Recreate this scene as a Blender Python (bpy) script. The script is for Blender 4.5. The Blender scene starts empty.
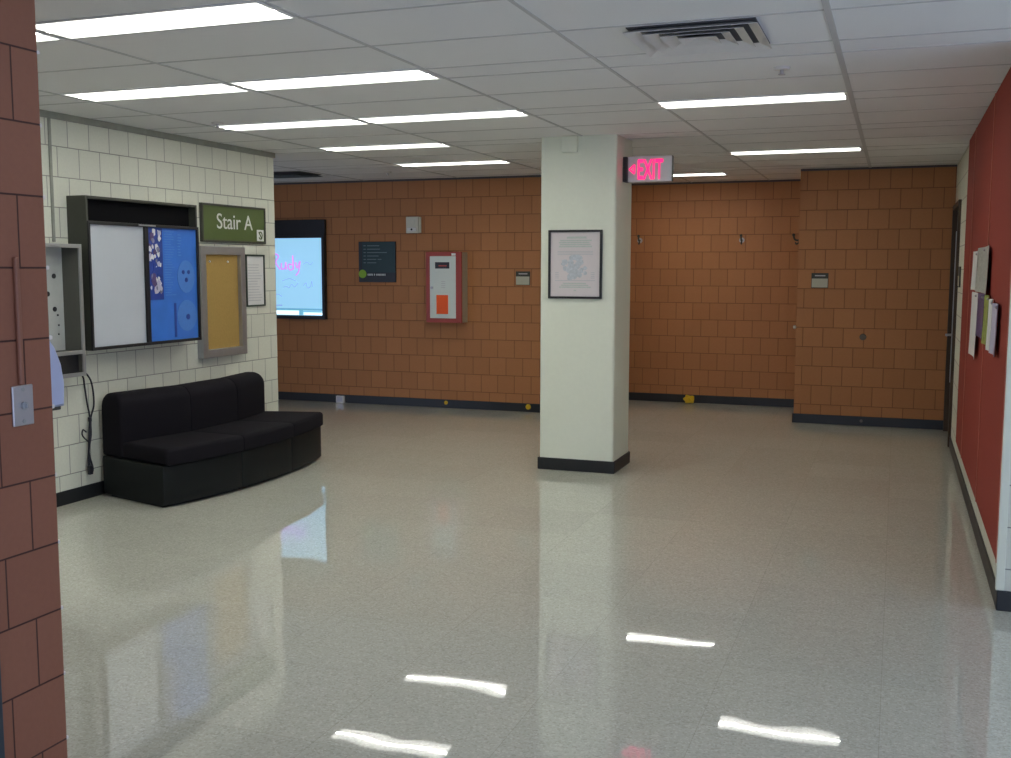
import bpy, bmesh, math, random
from mathutils import Vector, Matrix
random.seed(4)
scn = bpy.context.scene
COL = scn.collection
H = 2.66            # ceiling height
L = 0.2032          # block course
XR, B1, B2, B3 = 0.514, 11.288, 12.792, 11.523
XW, WC = -5.331, 8.366
XN, YN = -2.316, 2.428
YE = 5.435

# ---------------------------------------------------------------- camera, world, exposure
F_PX, YAW, PITCH, ROLL, EYE = 1055.4, 20.283, -5.966, 0.091, 1.625
cd = bpy.data.cameras.new('camera')
cam = bpy.data.objects.new('camera', cd)
COL.objects.link(cam)
cd.sensor_fit = 'HORIZONTAL'
cd.sensor_width = 36.0
cd.lens = 36.0 * F_PX / 1011.0
y_, t_, r_ = (math.radians(v) for v in (YAW, PITCH, ROLL))
fw = Vector((-math.sin(y_) * math.cos(t_), math.cos(y_) * math.cos(t_), math.sin(t_)))
rt = Vector((math.cos(y_), math.sin(y_), 0))
up = rt.cross(fw)
R = rt * math.cos(r_) + up * math.sin(r_)
U = up * math.cos(r_) - rt * math.sin(r_)
M = Matrix.Identity(4)
for i in range(3):
    M[i][0], M[i][1], M[i][2] = R[i], U[i], -fw[i]
M[2][3] = EYE
cam.matrix_world = M
cd.clip_start = 0.02
scn.camera = cam

world = bpy.data.worlds.new('world')
scn.world = world
world.use_nodes = True
bg = world.node_tree.nodes['Background']
bg.inputs['Color'].default_value = (0.58, 0.70, 1.0, 1)     # overcast daylight from the entrance side
bg.inputs['Strength'].default_value = 1.5
vs = scn.view_settings
vs.view_transform = 'Standard'
vs.look = 'None'
vs.exposure = 0.3
vs.gamma = 1.0
vs.use_curve_mapping = False
LAMP, TUBE = 2.0, 56.0   # radiance of the ceiling diffusers, and of the tube showing through their middle

# ---------------------------------------------------------------- materials
def new_mat(name):
    m = bpy.data.materials.new(name)
    m.use_nodes = True
    nt = m.node_tree
    return m, nt, nt.nodes['Principled BSDF']

def N(nt, kind, **kw):
    n = nt.nodes.new(kind)
    for k, v in kw.items():
        setattr(n, k, v)
    return n

def mat(name, col, rough=0.5, metal=0.0, spec=0.5, noise=0.06, nscale=30.0, bump=0.0):
    m, nt, p = new_mat(name)
    p.inputs['Roughness'].default_value = rough
    p.inputs['Metallic'].default_value = metal
    p.inputs['Specular IOR Level'].default_value = spec
    tc = N(nt, 'ShaderNodeTexCoord')
    nz = N(nt, 'ShaderNodeTexNoise')
    nz.inputs['Scale'].default_value = nscale
    nz.inputs['Detail'].default_value = 4
    nt.links.new(tc.outputs['Object'], nz.inputs['Vector'])
    mr = N(nt, 'ShaderNodeMapRange')
    mr.inputs['To Min'].default_value = 1 - noise
    mr.inputs['To Max'].default_value = 1 + noise
    nt.links.new(nz.outputs['Fac'], mr.inputs['Value'])
    hs = N(nt, 'ShaderNodeHueSaturation')
    hs.inputs['Color'].default_value = (*col, 1)
    nt.links.new(mr.outputs['Result'], hs.inputs['Value'])
    nt.links.new(hs.outputs['Color'], p.inputs['Base Color'])
    if bump:
        b = N(nt, 'ShaderNodeBump')
        b.inputs['Strength'].default_value = bump
        b.inputs['Distance'].default_value = 0.002
        nt.links.new(nz.outputs['Fac'], b.inputs['Height'])
        nt.links.new(b.outputs['Normal'], p.inputs['Normal'])
    return m

def emit(name, col, strength):
    m, nt, p = new_mat(name)
    p.inputs['Base Color'].default_value = (*[min(c, 0.8) for c in col], 1)
    p.inputs['Emission Color'].default_value = (*col, 1)
    p.inputs['Emission Strength'].default_value = strength
    return m

def block_mat(name, axis, c1, c2, mortar, shift=0.0, rough=0.55, ms=0.0035, depth=0.006, spec=0.35):
    """painted square-scored concrete block, courses of 8 inches"""
    m, nt, p = new_mat(name)
    g = N(nt, 'ShaderNodeNewGeometry')
    s = N(nt, 'ShaderNodeSeparateXYZ')
    nt.links.new(g.outputs['Position'], s.inputs[0])
    c = N(nt, 'ShaderNodeCombineXYZ')
    ad = N(nt, 'ShaderNodeMath', operation='ADD')
    ad.inputs[1].default_value = shift * L + 40 * L
    nt.links.new(s.outputs[axis], ad.inputs[0])
    nt.links.new(ad.outputs[0], c.inputs['X'])
    nt.links.new(s.outputs['Z'], c.inputs['Y'])
    br = N(nt, 'ShaderNodeTexBrick')
    br.offset = 0.5
    br.offset_frequency = 2
    br.inputs['Color1'].default_value = (*c1, 1)
    br.inputs['Color2'].default_value = (*c2, 1)
    br.inputs['Mortar'].default_value = (*mortar, 1)
    br.inputs['Scale'].default_value = 1
    br.inputs['Mortar Size'].default_value = ms
    br.inputs['Mortar Smooth'].default_value = 0.25
    br.inputs['Bias'].default_value = 0.0
    br.inputs['Brick Width'].default_value = L
    br.inputs['Row Height'].default_value = L
    nt.links.new(c.outputs[0], br.inputs['Vector'])
    nz = N(nt, 'ShaderNodeTexNoise')
    nz.inputs['Scale'].default_value = 60
    nz.inputs['Detail'].default_value = 5
    nt.links.new(g.outputs['Position'], nz.inputs['Vector'])
    mr = N(nt, 'ShaderNodeMapRange')
    mr.inputs['To Min'].default_value = 0.93
    mr.inputs['To Max'].default_value = 1.07
    nt.links.new(nz.outputs['Fac'], mr.inputs['Value'])
    hs = N(nt, 'ShaderNodeHueSaturation')
    nt.links.new(br.outputs['Color'], hs.inputs['Color'])
    nt.links.new(mr.outputs['Result'], hs.inputs['Value'])
    nt.links.new(hs.outputs['Color'], p.inputs['Base Color'])
    ma = N(nt, 'ShaderNodeMath', operation='MULTIPLY_ADD')
    ma.inputs[1].default_value = -1.0
    nt.links.new(br.outputs['Fac'], ma.inputs[0])
    m2 = N(nt, 'ShaderNodeMath', operation='MULTIPLY')
    m2.inputs[1].default_value = 0.12
    nt.links.new(nz.outputs['Fac'], m2.inputs[0])
    nt.links.new(m2.outputs[0], ma.inputs[2])
    b = N(nt, 'ShaderNodeBump')
    b.inputs['Strength'].default_value = 0.7
    b.inputs['Distance'].default_value = depth
    nt.links.new(ma.outputs[0], b.inputs['Height'])
    nt.links.new(b.outputs['Normal'], p.inputs['Normal'])
    p.inputs['Roughness'].default_value = rough
    p.inputs['Specular IOR Level'].default_value = spec
    return m

def floor_mat():
    m, nt, p = new_mat('waxed_speckled_tile')
    g = N(nt, 'ShaderNodeNewGeometry')
    # chips
    v = N(nt, 'ShaderNodeTexVoronoi')
    v.inputs['Scale'].default_value = 130
    nt.links.new(g.outputs['Position'], v.inputs['Vector'])
    r1 = N(nt, 'ShaderNodeValToRGB')
    e = r1.color_ramp.elements
    e[0].position, e[0].color = 0.0, (0.42, 0.425, 0.365, 1)
    e[1].position, e[1].color = 1.0, (0.61, 0.615, 0.55, 1)
    x = e.new(0.25); x.color = (0.495, 0.50, 0.435, 1)
    x = e.new(0.8); x.color = (0.53, 0.535, 0.47, 1)
    sc = N(nt, 'ShaderNodeSeparateColor')
    nt.links.new(v.outputs['Color'], sc.inputs[0])
    nt.links.new(sc.outputs[0], r1.inputs['Fac'])
    # tile-to-tile shade and seams, 12 inch tiles
    br = N(nt, 'ShaderNodeTexBrick')
    br.offset = 0.0
    br.inputs['Color1'].default_value = (0.96, 0.96, 0.96, 1)
    br.inputs['Color2'].default_value = (1.03, 1.03, 1.03, 1)
    br.inputs['Mortar'].default_value = (0.80, 0.79, 0.77, 1)
    br.inputs['Scale'].default_value = 1
    br.inputs['Mortar Size'].default_value = 0.0012
    br.inputs['Brick Width'].default_value = 0.6096
    br.inputs['Row Height'].default_value = 0.6096
    nt.links.new(g.outputs['Position'], br.inputs['Vector'])
    mx = N(nt, 'ShaderNodeMix', data_type='RGBA', blend_type='MULTIPLY')
    mx.inputs[0].default_value = 1
    nt.links.new(r1.outputs['Color'], mx.inputs[6])
    nt.links.new(br.outputs['Color'], mx.inputs[7])
    nt.links.new(mx.outputs[2], p.inputs['Base Color'])
    # wax: soft waves and scuffs
    n1 = N(nt, 'ShaderNodeTexNoise')
    n1.inputs['Scale'].default_value = 3.4
    n1.inputs['Detail'].default_value = 1
    nt.links.new(g.outputs['Position'], n1.inputs['Vector'])
    n2 = N(nt, 'ShaderNodeTexNoise')
    n2.inputs['Scale'].default_value = 22
    n2.inputs['Detail'].default_value = 4
    nt.links.new(g.outputs['Position'], n2.inputs['Vector'])
    b1 = N(nt, 'ShaderNodeBump')
    b1.inputs['Strength'].default_value = 0.06
    b1.inputs['Distance'].default_value = 0.012
    nt.links.new(n1.outputs['Fac'], b1.inputs['Height'])
    b2 = N(nt, 'ShaderNodeBump')
    b2.inputs['Strength'].default_value = 0.008
    b2.inputs['Distance'].default_value = 0.002
    nt.links.new(n2.outputs['Fac'], b2.inputs['Height'])
    nt.links.new(b1.outputs['Normal'], b2.inputs['Normal'])
    nt.links.new(b2.outputs['Normal'], p.inputs['Normal'])
    mr = N(nt, 'ShaderNodeMapRange')
    mr.inputs['To Min'].default_value = 0.01
    mr.inputs['To Max'].default_value = 0.03
    nt.links.new(n2.outputs['Fac'], mr.inputs['Value'])
    nt.links.new(mr.outputs['Result'], p.inputs['Roughness'])
    p.inputs['IOR'].default_value = 2.1
    return m

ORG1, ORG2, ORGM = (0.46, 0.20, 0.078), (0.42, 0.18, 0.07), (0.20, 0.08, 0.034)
WHT1, WHT2, WHTM = (0.70, 0.71, 0.60), (0.66, 0.67, 0.57), (0.30, 0.30, 0.26)
MT = {}
MT['floor'] = floor_mat()
MT['orange_b1'] = block_mat('orange_block', 'X', ORG1, ORG2, ORGM)
MT['orange_b2'] = block_mat('orange_block_recess', 'X', ORG1, ORG2, ORGM, shift=0.37)
MT['orange_side'] = block_mat('orange_block_side', 'Y', ORG1, ORG2, ORGM)
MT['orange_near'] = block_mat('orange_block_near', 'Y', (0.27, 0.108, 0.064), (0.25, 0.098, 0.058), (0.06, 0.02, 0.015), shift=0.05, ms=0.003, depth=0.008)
MT['white_side'] = block_mat('cream_block', 'Y', WHT1, WHT2, WHTM, shift=-0.15)
MT['white_front'] = block_mat('cream_block_end', 'X', WHT1, WHT2, WHTM)
MT['cream'] = mat('cream_paint', (0.76, 0.79, 0.66), 0.45, noise=0.03)
MT['ceiling'] = mat('acoustic_tile', (0.80, 0.80, 0.80), 0.9, spec=0.1, noise=0.05, nscale=180, bump=0.3)
MT['grid'] = mat('ceiling_tee', (0.52, 0.52, 0.52), 0.6, noise=0.02)
MT['base'] = mat('rubber_cove_base', (0.014, 0.016, 0.018), 0.42, noise=0.15)
MT['trimgrey'] = mat('grey_green_trim', (0.30, 0.31, 0.26), 0.7, noise=0.25, nscale=14)
MT['red'] = mat('red_tack_panel', (0.29, 0.042, 0.028), 0.75, spec=0.25, noise=0.05, nscale=200)
MT['redseam'] = mat('panel_seam', (0.50, 0.16, 0.11), 0.6)
def lens_mat():
    m, nt, p = new_mat('lamp_diffuser')
    p.inputs['Base Color'].default_value = (0.8, 0.8, 0.8, 1)
    p.inputs['Emission Color'].default_value = (1.0, 1.0, 0.92, 1)
    tc = N(nt, 'ShaderNodeTexCoord')
    s = N(nt, 'ShaderNodeSeparateXYZ')
    nt.links.new(tc.outputs['Object'], s.inputs[0])
    ab = N(nt, 'ShaderNodeMath', operation='ABSOLUTE')
    nt.links.new(s.outputs['Y'], ab.inputs[0])
    mr = N(nt, 'ShaderNodeMapRange', interpolation_type='SMOOTHSTEP')
    mr.inputs['From Min'].default_value = 0.004
    mr.inputs['From Max'].default_value = 0.024
    mr.inputs['To Min'].default_value = TUBE
    mr.inputs['To Max'].default_value = LAMP
    nt.links.new(ab.outputs[0], mr.inputs['Value'])
    nt.links.new(mr.outputs['Result'], p.inputs['Emission Strength'])
    return m
MT['lens'] = lens_mat()
MT['lampframe'] = mat('white_enamel', (0.75, 0.75, 0.75), 0.4, noise=0.01)
MT['black'] = mat('black_enamel', (0.012, 0.012, 0.014), 0.4, noise=0.05)
MT['lockgrey'] = mat('dull_grey_brown', (0.13, 0.11, 0.09), 0.6)
MT['plateinsert'] = mat('grey_green_insert', (0.48, 0.49, 0.40), 0.5)
MT['casegrey'] = mat('grey_case_side', (0.10, 0.10, 0.085), 0.6)
MT['matteblack'] = mat('matte_black', (0.004, 0.004, 0.005), 0.8, spec=0.1)
MT['darkgrey'] = mat('dark_grey_enamel', (0.045, 0.048, 0.036), 0.5, noise=0.08)
MT['fabric'] = mat('black_upholstery', (0.009, 0.008, 0.011), 0.9, spec=0.15, noise=0.3, nscale=300, bump=0.4)
MT['vinyl'] = mat('black_vinyl', (0.007, 0.009, 0.0095), 0.55, spec=0.22, noise=0.12, nscale=12)
MT['alu'] = mat('brushed_aluminium', (0.42, 0.43, 0.44), 0.38, metal=0.75, noise=0.06)
MT['steel'] = mat('stainless_plate', (0.50, 0.48, 0.50), 0.35, metal=0.8, noise=0.08)
MT['cork'] = mat('cork', (0.40, 0.26, 0.085), 0.9, spec=0.1, noise=0.14, nscale=70)
MT['whiteboard'] = mat('white_panel', (0.48, 0.515, 0.56), 0.3, noise=0.015)
MT['blue'] = mat('blue_poster', (0.04, 0.17, 0.60), 0.35, noise=0.18, nscale=7)
MT['lightblue'] = mat('pale_blue_print', (0.075, 0.22, 0.61), 0.4)
MT['deepblue'] = mat('deep_blue_print', (0.02, 0.055, 0.30), 0.4, noise=0.3, nscale=25)
MT['photo'] = mat('photo_print', (0.20, 0.20, 0.30), 0.4, noise=0.9, nscale=30)
MT['paper'] = mat('white_paper', (0.70, 0.70, 0.68), 0.7, noise=0.02)
MT['pinkpaper'] = mat('pale_rose_paper', (0.66, 0.60, 0.60), 0.6, noise=0.03)
MT['ink'] = mat('pale_grey_ink', (0.50, 0.50, 0.52), 0.7)
MT['greenink'] = mat('pale_green_ink', (0.50, 0.54, 0.50), 0.7, noise=0.15, nscale=60)
MT['blueink'] = mat('pale_blue_ink', (0.50, 0.53, 0.57), 0.7, noise=0.35, nscale=50)
MT['olive'] = mat('olive_green_sign', (0.085, 0.125, 0.032), 0.45, noise=0.05)
MT['darkgreen'] = mat('dark_green_frame', (0.03, 0.05, 0.035), 0.45)
MT['teal'] = mat('dark_teal_board', (0.006, 0.034, 0.034), 0.4)
MT['lime'] = mat('lime_green', (0.27, 0.50, 0.03), 0.5)
MT['letter'] = mat('white_lettering', (0.72, 0.74, 0.70), 0.5)
MT['greyletter'] = mat('grey_lettering', (0.16, 0.22, 0.22), 0.5)
MT['cabred'] = mat('red_enamel', (0.36, 0.045, 0.03), 0.4, noise=0.03)
MT['cabwhite'] = mat('white_door_enamel', (0.66, 0.72, 0.68), 0.4, noise=0.02)
MT['beige'] = mat('beige_enamel', (0.48, 0.44, 0.33), 0.5)
MT['orangepaper'] = mat('bright_orange_paper', (0.95, 0.12, 0.02), 0.6, noise=0.1, nscale=120)
MT['strobe'] = mat('ivory_plastic', (0.62, 0.61, 0.52), 0.4)
MT['screen'] = emit('lit_screen', (0.31, 0.60, 0.84), 0.72)
MT['scribble_pink'] = emit('pink_writing', (0.62, 0.28, 0.95), 0.72)
MT['scribble_grey'] = emit('grey_writing', (0.22, 0.36, 0.55), 0.8)
MT['shelfwhite'] = emit('lit_light_strip', (0.75, 0.93, 1.0), 1.1)
MT['shelfdark'] = emit('lit_dark_strip', (0.13, 0.36, 0.48), 0.8)
MT['exitpink'] = emit('exit_letters', (1.0, 0.012, 0.15), 1.4)
MT['exithot'] = emit('exit_letter_edge', (1.0, 0.09, 0.30), 1.9)
MT['exitgrey'] = mat('grey_sign_plate', (0.68, 0.68, 0.70), 0.45)
MT['doorbrown'] = mat('dark_brown_door', (0.05, 0.028, 0.014), 0.55)
MT['jamb'] = mat('slate_blue_steel', (0.025, 0.04, 0.055), 0.45)
MT['yellow'] = mat('yellow_plastic', (0.75, 0.50, 0.02), 0.5)
MT['paleblue'] = mat('pale_blue_plastic', (0.44, 0.50, 0.72), 0.4, noise=0.02)
MT['brickpaint'] = mat('brick_red_paint', (0.25, 0.10, 0.06), 0.5)
MT['cable'] = mat('black_cable', (0.01, 0.01, 0.016), 0.5)
MT['mortar'] = mat('raw_mortar', (0.72, 0.70, 0.68), 0.8)
MT['vent'] = mat('vent_metal', (0.66, 0.64, 0.62), 0.5, noise=0.05)
MT['ventdark'] = mat('vent_dark', (0.10, 0.10, 0.10), 0.8)
MT['perf'] = mat('grey_back_panel', (0.44, 0.46, 0.43), 0.6)
MT['magpurple'] = mat('purple_cover', (0.10, 0.06, 0.16), 0.5, noise=0.6, nscale=40)
MT['maggreen'] = mat('green_cover', (0.30, 0.36, 0.08), 0.5, noise=0.6, nscale=40)
MT['maggrey'] = mat('grey_printed_sheet', (0.42, 0.44, 0.40), 0.5, noise=0.6, nscale=60)
MT['lavender'] = mat('lavender_sheet', (0.46, 0.44, 0.56), 0.6, noise=0.1)

# ---------------------------------------------------------------- mesh helpers
class B:
    def __init__(self):
        self.bm = bmesh.new()
    def box(self, x0, x1, y0, y1, z0, z1, bev=0.0, seg=2):
        t = bmesh.new()
        bmesh.ops.create_cube(t, size=1)
        for v in t.verts:
            v.co = Vector(((x0 + x1) / 2 + v.co.x * (x1 - x0), (y0 + y1) / 2 + v.co.y * (y1 - y0), (z0 + z1) / 2 + v.co.z * (z1 - z0)))
        if bev:
            bmesh.ops.bevel(t, geom=list(t.edges), offset=bev, segments=seg, affect='EDGES', profile=0.5)
        self.add(t)
        return self
    def add(self, t):
        me = bpy.data.meshes.new('t')
        t.to_mesh(me); t.free()
        self.bm.from_mesh(me)
        bpy.data.meshes.remove(me)
    def cyl(self, p0, p1, r0, r1=None, seg=20):
        r1 = r0 if r1 is None else r1
        p0, p1 = Vector(p0), Vector(p1)
        t = bmesh.new()
        bmesh.ops.create_cone(t, cap_ends=True, segments=seg, radius1=r0, radius2=r1, depth=(p1 - p0).length)
        q = Vector((0, 0, 1)).rotation_difference((p1 - p0).normalized()).to_matrix().to_4x4()
        bmesh.ops.transform(t, matrix=Matrix.Translation((p0 + p1) / 2) @ q, verts=t.verts)
        self.add(t)
        return self
    def ball(self, c, r, sz=(1, 1, 1), sub=3):
        t = bmesh.new()
        bmesh.ops.create_icosphere(t, subdivisions=sub, radius=r)
        for v in t.verts:
            v.co = Vector(c) + Vector((v.co.x * sz[0], v.co.y * sz[1], v.co.z * sz[2]))
        self.add(t)
        return self
    def prism(self, pts, y0, y1, bev=0.0):
        """xz polygon given thickness along y"""
        t = bmesh.new()
        a = [t.verts.new((x, y0, z)) for x, z in pts]
        b = [t.verts.new((x, y1, z)) for x, z in pts]
        n = len(pts)
        t.faces.new(a); t.faces.new(b[::-1])
        for i in range(n):
            t.faces.new((a[i], b[i], b[(i + 1) % n], a[(i + 1) % n]))
        bmesh.ops.recalc_face_normals(t, faces=t.faces)
        if bev:
            bmesh.ops.bevel(t, geom=list(t.edges), offset=bev, segments=2, affect='EDGES', profile=0.5)
        self.add(t)
        return self
    def tube(self, pts, r, seg=8):
        pts = [Vector(p) for p in pts]
        t = bmesh.new()
        rings = []
        ref = None
        for i, p in enumerate(pts):
            d = (pts[min(i + 1, len(pts) - 1)] - pts[max(i - 1, 0)]).normalized()
            if ref is None:
                ref = Vector((0, 0, 1)) if abs(d.z) < 0.9 else Vector((1, 0, 0))
            u = (ref - d * ref.dot(d)).normalized()
            ref = u
            w = d.cross(u)
            rings.append([t.verts.new(p + (u * math.cos(a) + w * math.sin(a)) * r) for a in [2 * math.pi * k / seg for k in range(seg)]])
        for i in range(len(rings) - 1):
            for k in range(seg):
                t.faces.new((rings[i][k], rings[i][(k + 1) % seg], rings[i + 1][(k + 1) % seg], rings[i + 1][k]))
        t.faces.new(rings[0][::-1]); t.faces.new(rings[-1])
        self.add(t)
        return self
    def frame(self, x0, x1, y0, y1, z0, z1, w, bev=0.0):
        """rectangular picture-frame in the xz plane, width w, mitred"""
        o = [(x0, z0), (x1, z0), (x1, z1), (x0, z1)]
        i_ = [(x0 + w, z0 + w), (x1 - w, z0 + w), (x1 - w, z1 - w), (x0 + w, z1 - w)]
        t = bmesh.new()
        vo = [[t.verts.new((x, y, z)) for x, z in o] for y in (y0, y1)]
        vi = [[t.verts.new((x, y, z)) for x, z in i_] for y in (y0, y1)]
        for k in range(4):
            j = (k + 1) % 4
            t.faces.new((vo[0][k], vo[0][j], vi[0][j], vi[0][k]))
            t.faces.new((vo[1][k], vi[1][k], vi[1][j], vo[1][j]))
            t.faces.new((vo[0][k], vo[1][k], vo[1][j], vo[0][j]))
            t.faces.new((vi[0][k], vi[0][j], vi[1][j], vi[1][k]))
        bmesh.ops.recalc_face_normals(t, faces=t.faces)
        if bev:
            bmesh.ops.bevel(t, geom=list(t.edges), offset=bev, segments=2, affect='EDGES', profile=0.5)
        self.add(t)
        return self
    def make(self, name, m, parent=None, smooth=False):
        me = bpy.data.meshes.new(name)
        self.bm.to_mesh(me); self.bm.free()
        me.materials.append(m if not isinstance(m, str) else MT[m])
        if smooth:
            for p in me.polygons:
                p.use_smooth = True
        o = bpy.data.objects.new(name, me)
        COL.objects.link(o)
        if parent:
            o.parent = parent
        return o

def smooth_by_angle(o, deg=40):
    me = o.data
    for p in me.polygons:
        p.use_smooth = True
    bm = bmesh.new(); bm.from_mesh(me)
    lim = math.radians(deg)
    for e in bm.edges:
        e.smooth = len(e.link_faces) == 2 and e.calc_face_angle(0) < lim
    bm.to_mesh(me); bm.free()
    return o

def text(name, body, size, m, parent, loc, sx=1.0, depth=0.002, align='CENTER', bold=0.0):
    """lettering as a solid mesh standing in the xz plane, facing -y"""
    cu = bpy.data.curves.new('lettering', 'FONT')
    cu.body = body; cu.size = size; cu.extrude = depth / 2; cu.align_x = align; cu.offset = bold
    to = bpy.data.objects.new('lettering', cu)
    COL.objects.link(to)
    bpy.context.view_layer.update()
    dg = bpy.context.evaluated_depsgraph_get()
    me = bpy.data.meshes.new_from_object(to.evaluated_get(dg))
    bpy.data.objects.remove(to); bpy.data.curves.remove(cu)
    me.name = name
    for v in me.vertices:
        x, y, z = v.co
        v.co = (x * sx + loc[0], loc[1] - z, y + loc[2])
    me.materials.clear(); me.materials.append(MT[m])
    o = bpy.data.objects.new(name, me)
    COL.objects.link(o); o.parent = parent
    return o

def tag(o, label, cat, group=None):
    o['label'] = label; o['category'] = cat
    if group:
        o['group'] = group
    return o

ROT = {'back': 0.0, 'left': math.pi / 2, 'right': -math.pi / 2}
def thing(name, label, cat, loc, wall='back', group=None):
    """local axes: x to the viewer's right, -y out of the wall, z up"""
    o = bpy.data.objects.new(name, None)
    o.empty_display_size = 0.1
    COL.objects.link(o)
    o.location = loc
    o.rotation_euler = (0, 0, ROT[wall])
    return tag(o, label, cat, group)

def struct(name, b, m, parent=None):
    o = b.make(name, m, parent)
    if parent is None:
        o['kind'] = 'structure'
    return o

# ---------------------------------------------------------------- the room
struct('floor', B().box(-9.6, 4.0, -3.3, 13.1, -0.1, 0.0), 'floor')
struct('ceiling', B().box(-9.6, 4.0, -3.3, 13.1, H, H + 0.1), 'ceiling')
struct('wall_back', B().box(-9.4, -3.15, B1, B1 + 0.2, 0, H), 'orange_b1')
struct('wall_recess_left', B().box(-3.35, -3.15, B1 + 0.2, B2, 0, H), 'orange_side')
struct('wall_recess', B().box(-3.35, -0.785, B2, B2 + 0.2, 0, H), 'orange_b2')
struct('wall_recess_right', B().box(-0.985, -0.785, B3 + 0.2, B2, 0, H), 'orange_side')
struct('wall_back_right', B().box(-0.985, XR + 0.2, B3, B3 + 0.2, 0, H), 'orange_b1')
struct('wall_left', B().box(XW - 0.25, XW, YN, WC, 0, H, 0.004), 'white_side')
struct('wall_far_left', B().box(-9.6, -9.4, WC - 3, B1 + 0.2, 0, H), 'orange_side')
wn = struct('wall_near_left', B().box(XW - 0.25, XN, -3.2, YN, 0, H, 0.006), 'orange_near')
struct('wall_right', B().box(XR, XR + 0.2, YE, 10.42, 0, H, 0.004), 'white_side')
struct('wall_door', B().box(XR, XR + 0.2, 10.42, B3, 2.24, H).box(XR, XR + 0.2, 11.46, B3, 0, 2.24), 'white_side')
struct('wall_right_end', B().box(XR + 0.2, 4.0, YE, YE + 0.2, 0, H), 'white_front')

# black cove bases
def base(name, b):
    return struct(name, b, 'base')
BH, BT = 0.098, 0.012
base('baseboard_back', B().box(-9.4, -3.15, B1 - BT, B1, 0, BH, 0.004))
base('baseboard_recess', B().box(-3.15, -0.985, B2 - BT, B2, 0, BH, 0.004))
base('baseboard_recess_right', B().box(-0.985 - BT, -0.985, B3 - BT, B2 - BT, 0, BH, 0.003))
base('baseboard_back_right', B().box(-0.985, XR, B3 - BT, B3, 0, BH, 0.004))
base('baseboard_left', B().box(XW, XW + BT, YN, WC, 0, BH, 0.004).box(XW - 0.25, XW + BT, WC, WC + BT, 0, BH, 0.004))
base('baseboard_right', B().box(XR - BT, XR, YE, 10.40, 0, BH, 0.004).box(XR - BT, 4.0, YE - BT, YE, 0, BH, 0.004))

# column
CX0, CX1, CY0, CY1 = -2.69, -2.07, 8.076, 8.591
def column():
    t = bmesh.new()
    bmesh.ops.create_cube(t, size=1)
    for v in t.verts:
        v.co = Vector(((CX0 + CX1) / 2 + v.co.x * (CX1 - CX0), (CY0 + CY1) / 2 + v.co.y * (CY1 - CY0), H / 2 + v.co.z * H))
    ed = [e for e in t.edges if abs(e.verts[0].co.z - e.verts[1].co.z) > 1]
    bmesh.ops.bevel(t, geom=ed, offset=0.022, segments=5, affect='EDGES', profile=0.5)
    b = B(); b.add(t)
    o = b.make('wall_column', 'cream')
    o['kind'] = 'structure'
    return smooth_by_angle(o)
column()
base('baseboard_column', B().box(CX0 - BT, CX1 + BT, CY0 - BT, CY0, 0, BH, 0.004).box(CX0 - BT, CX1 + BT, CY1, CY1 + BT, 0, BH, 0.004)
     .box(CX0 - BT, CX0, CY0, CY1, 0, BH, 0.004).box(CX1, CX1 + BT, CY0, CY1, 0, BH, 0.004))

# trims
struct('trim_1', B().box(XW, XW + 0.02, YN, WC, H - 0.045, H, 0.003), 'trimgrey')                 # angle along the cream wall
struct('trim_2', B().box(XW, XW + 0.012, 5.642, 5.664, 1.80, H - 0.045, 0.003), 'trimgrey')         # control joint cover
struct('trim_3', B().box(-9.4, -3.15, B1 - 0.01, B1, H - 0.022, H).box(-3.15, -0.985, B2 - 0.01, B2, H - 0.022, H)
       .box(-0.985, XR, B3 - 0.01, B3, H - 0.022, H), 'ventdark')                                   # dark wall angle on the back walls
struct('trim_4', B().box(XR - 0.018, XR + 0.02, YE - 0.004, YE + 0.03, BH, H, 0.003), 'cream')     # corner bead, right wall
mb = B()
for k in range(1, 13):                                                                              # mortar squeezed out at the corner joints
    w = random.uniform(0.010, 0.022)
    mb.box(XN - 0.03, XN - 0.001, YN - 0.004, YN + w * 0.55, k * L - 0.006, k * L + 0.006, 0.003)
struct('trim_5', mb, 'mortar')
# suspended ceiling tees
XS = [-9.2, -8.2, -7.15, -5.95, -4.755, -3.565, -2.355, -1.445]
YS = []
for k in range(-4, 7):
    y0 = 3.65 + 1.49 * k
    YS += [y0, y0 + 0.285, y0 + 0.885]
g = B()
for x in XS:
    g.box(x - 0.009, x + 0.009, -3.3, 13.05, H - 0.004, H + 0.001)
g.box(-0.317, -0.289, -3.3, B3, H - 0.005, H + 0.001)
for y in YS:
    if -3.2 < y < 12.9:
        g.box(-9.4, XR if y > YE else 3.95, y - 0.006, y + 0.006, H - 0.003, H + 0.001)
struct('trim_6', g, 'grid')
# steel jamb in the near brick wall
struct('trim_7', B().box(XN - 0.02, XN + 0.012, 2.06, 2.18, 0, 2.15, 0.003), 'jamb')

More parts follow.
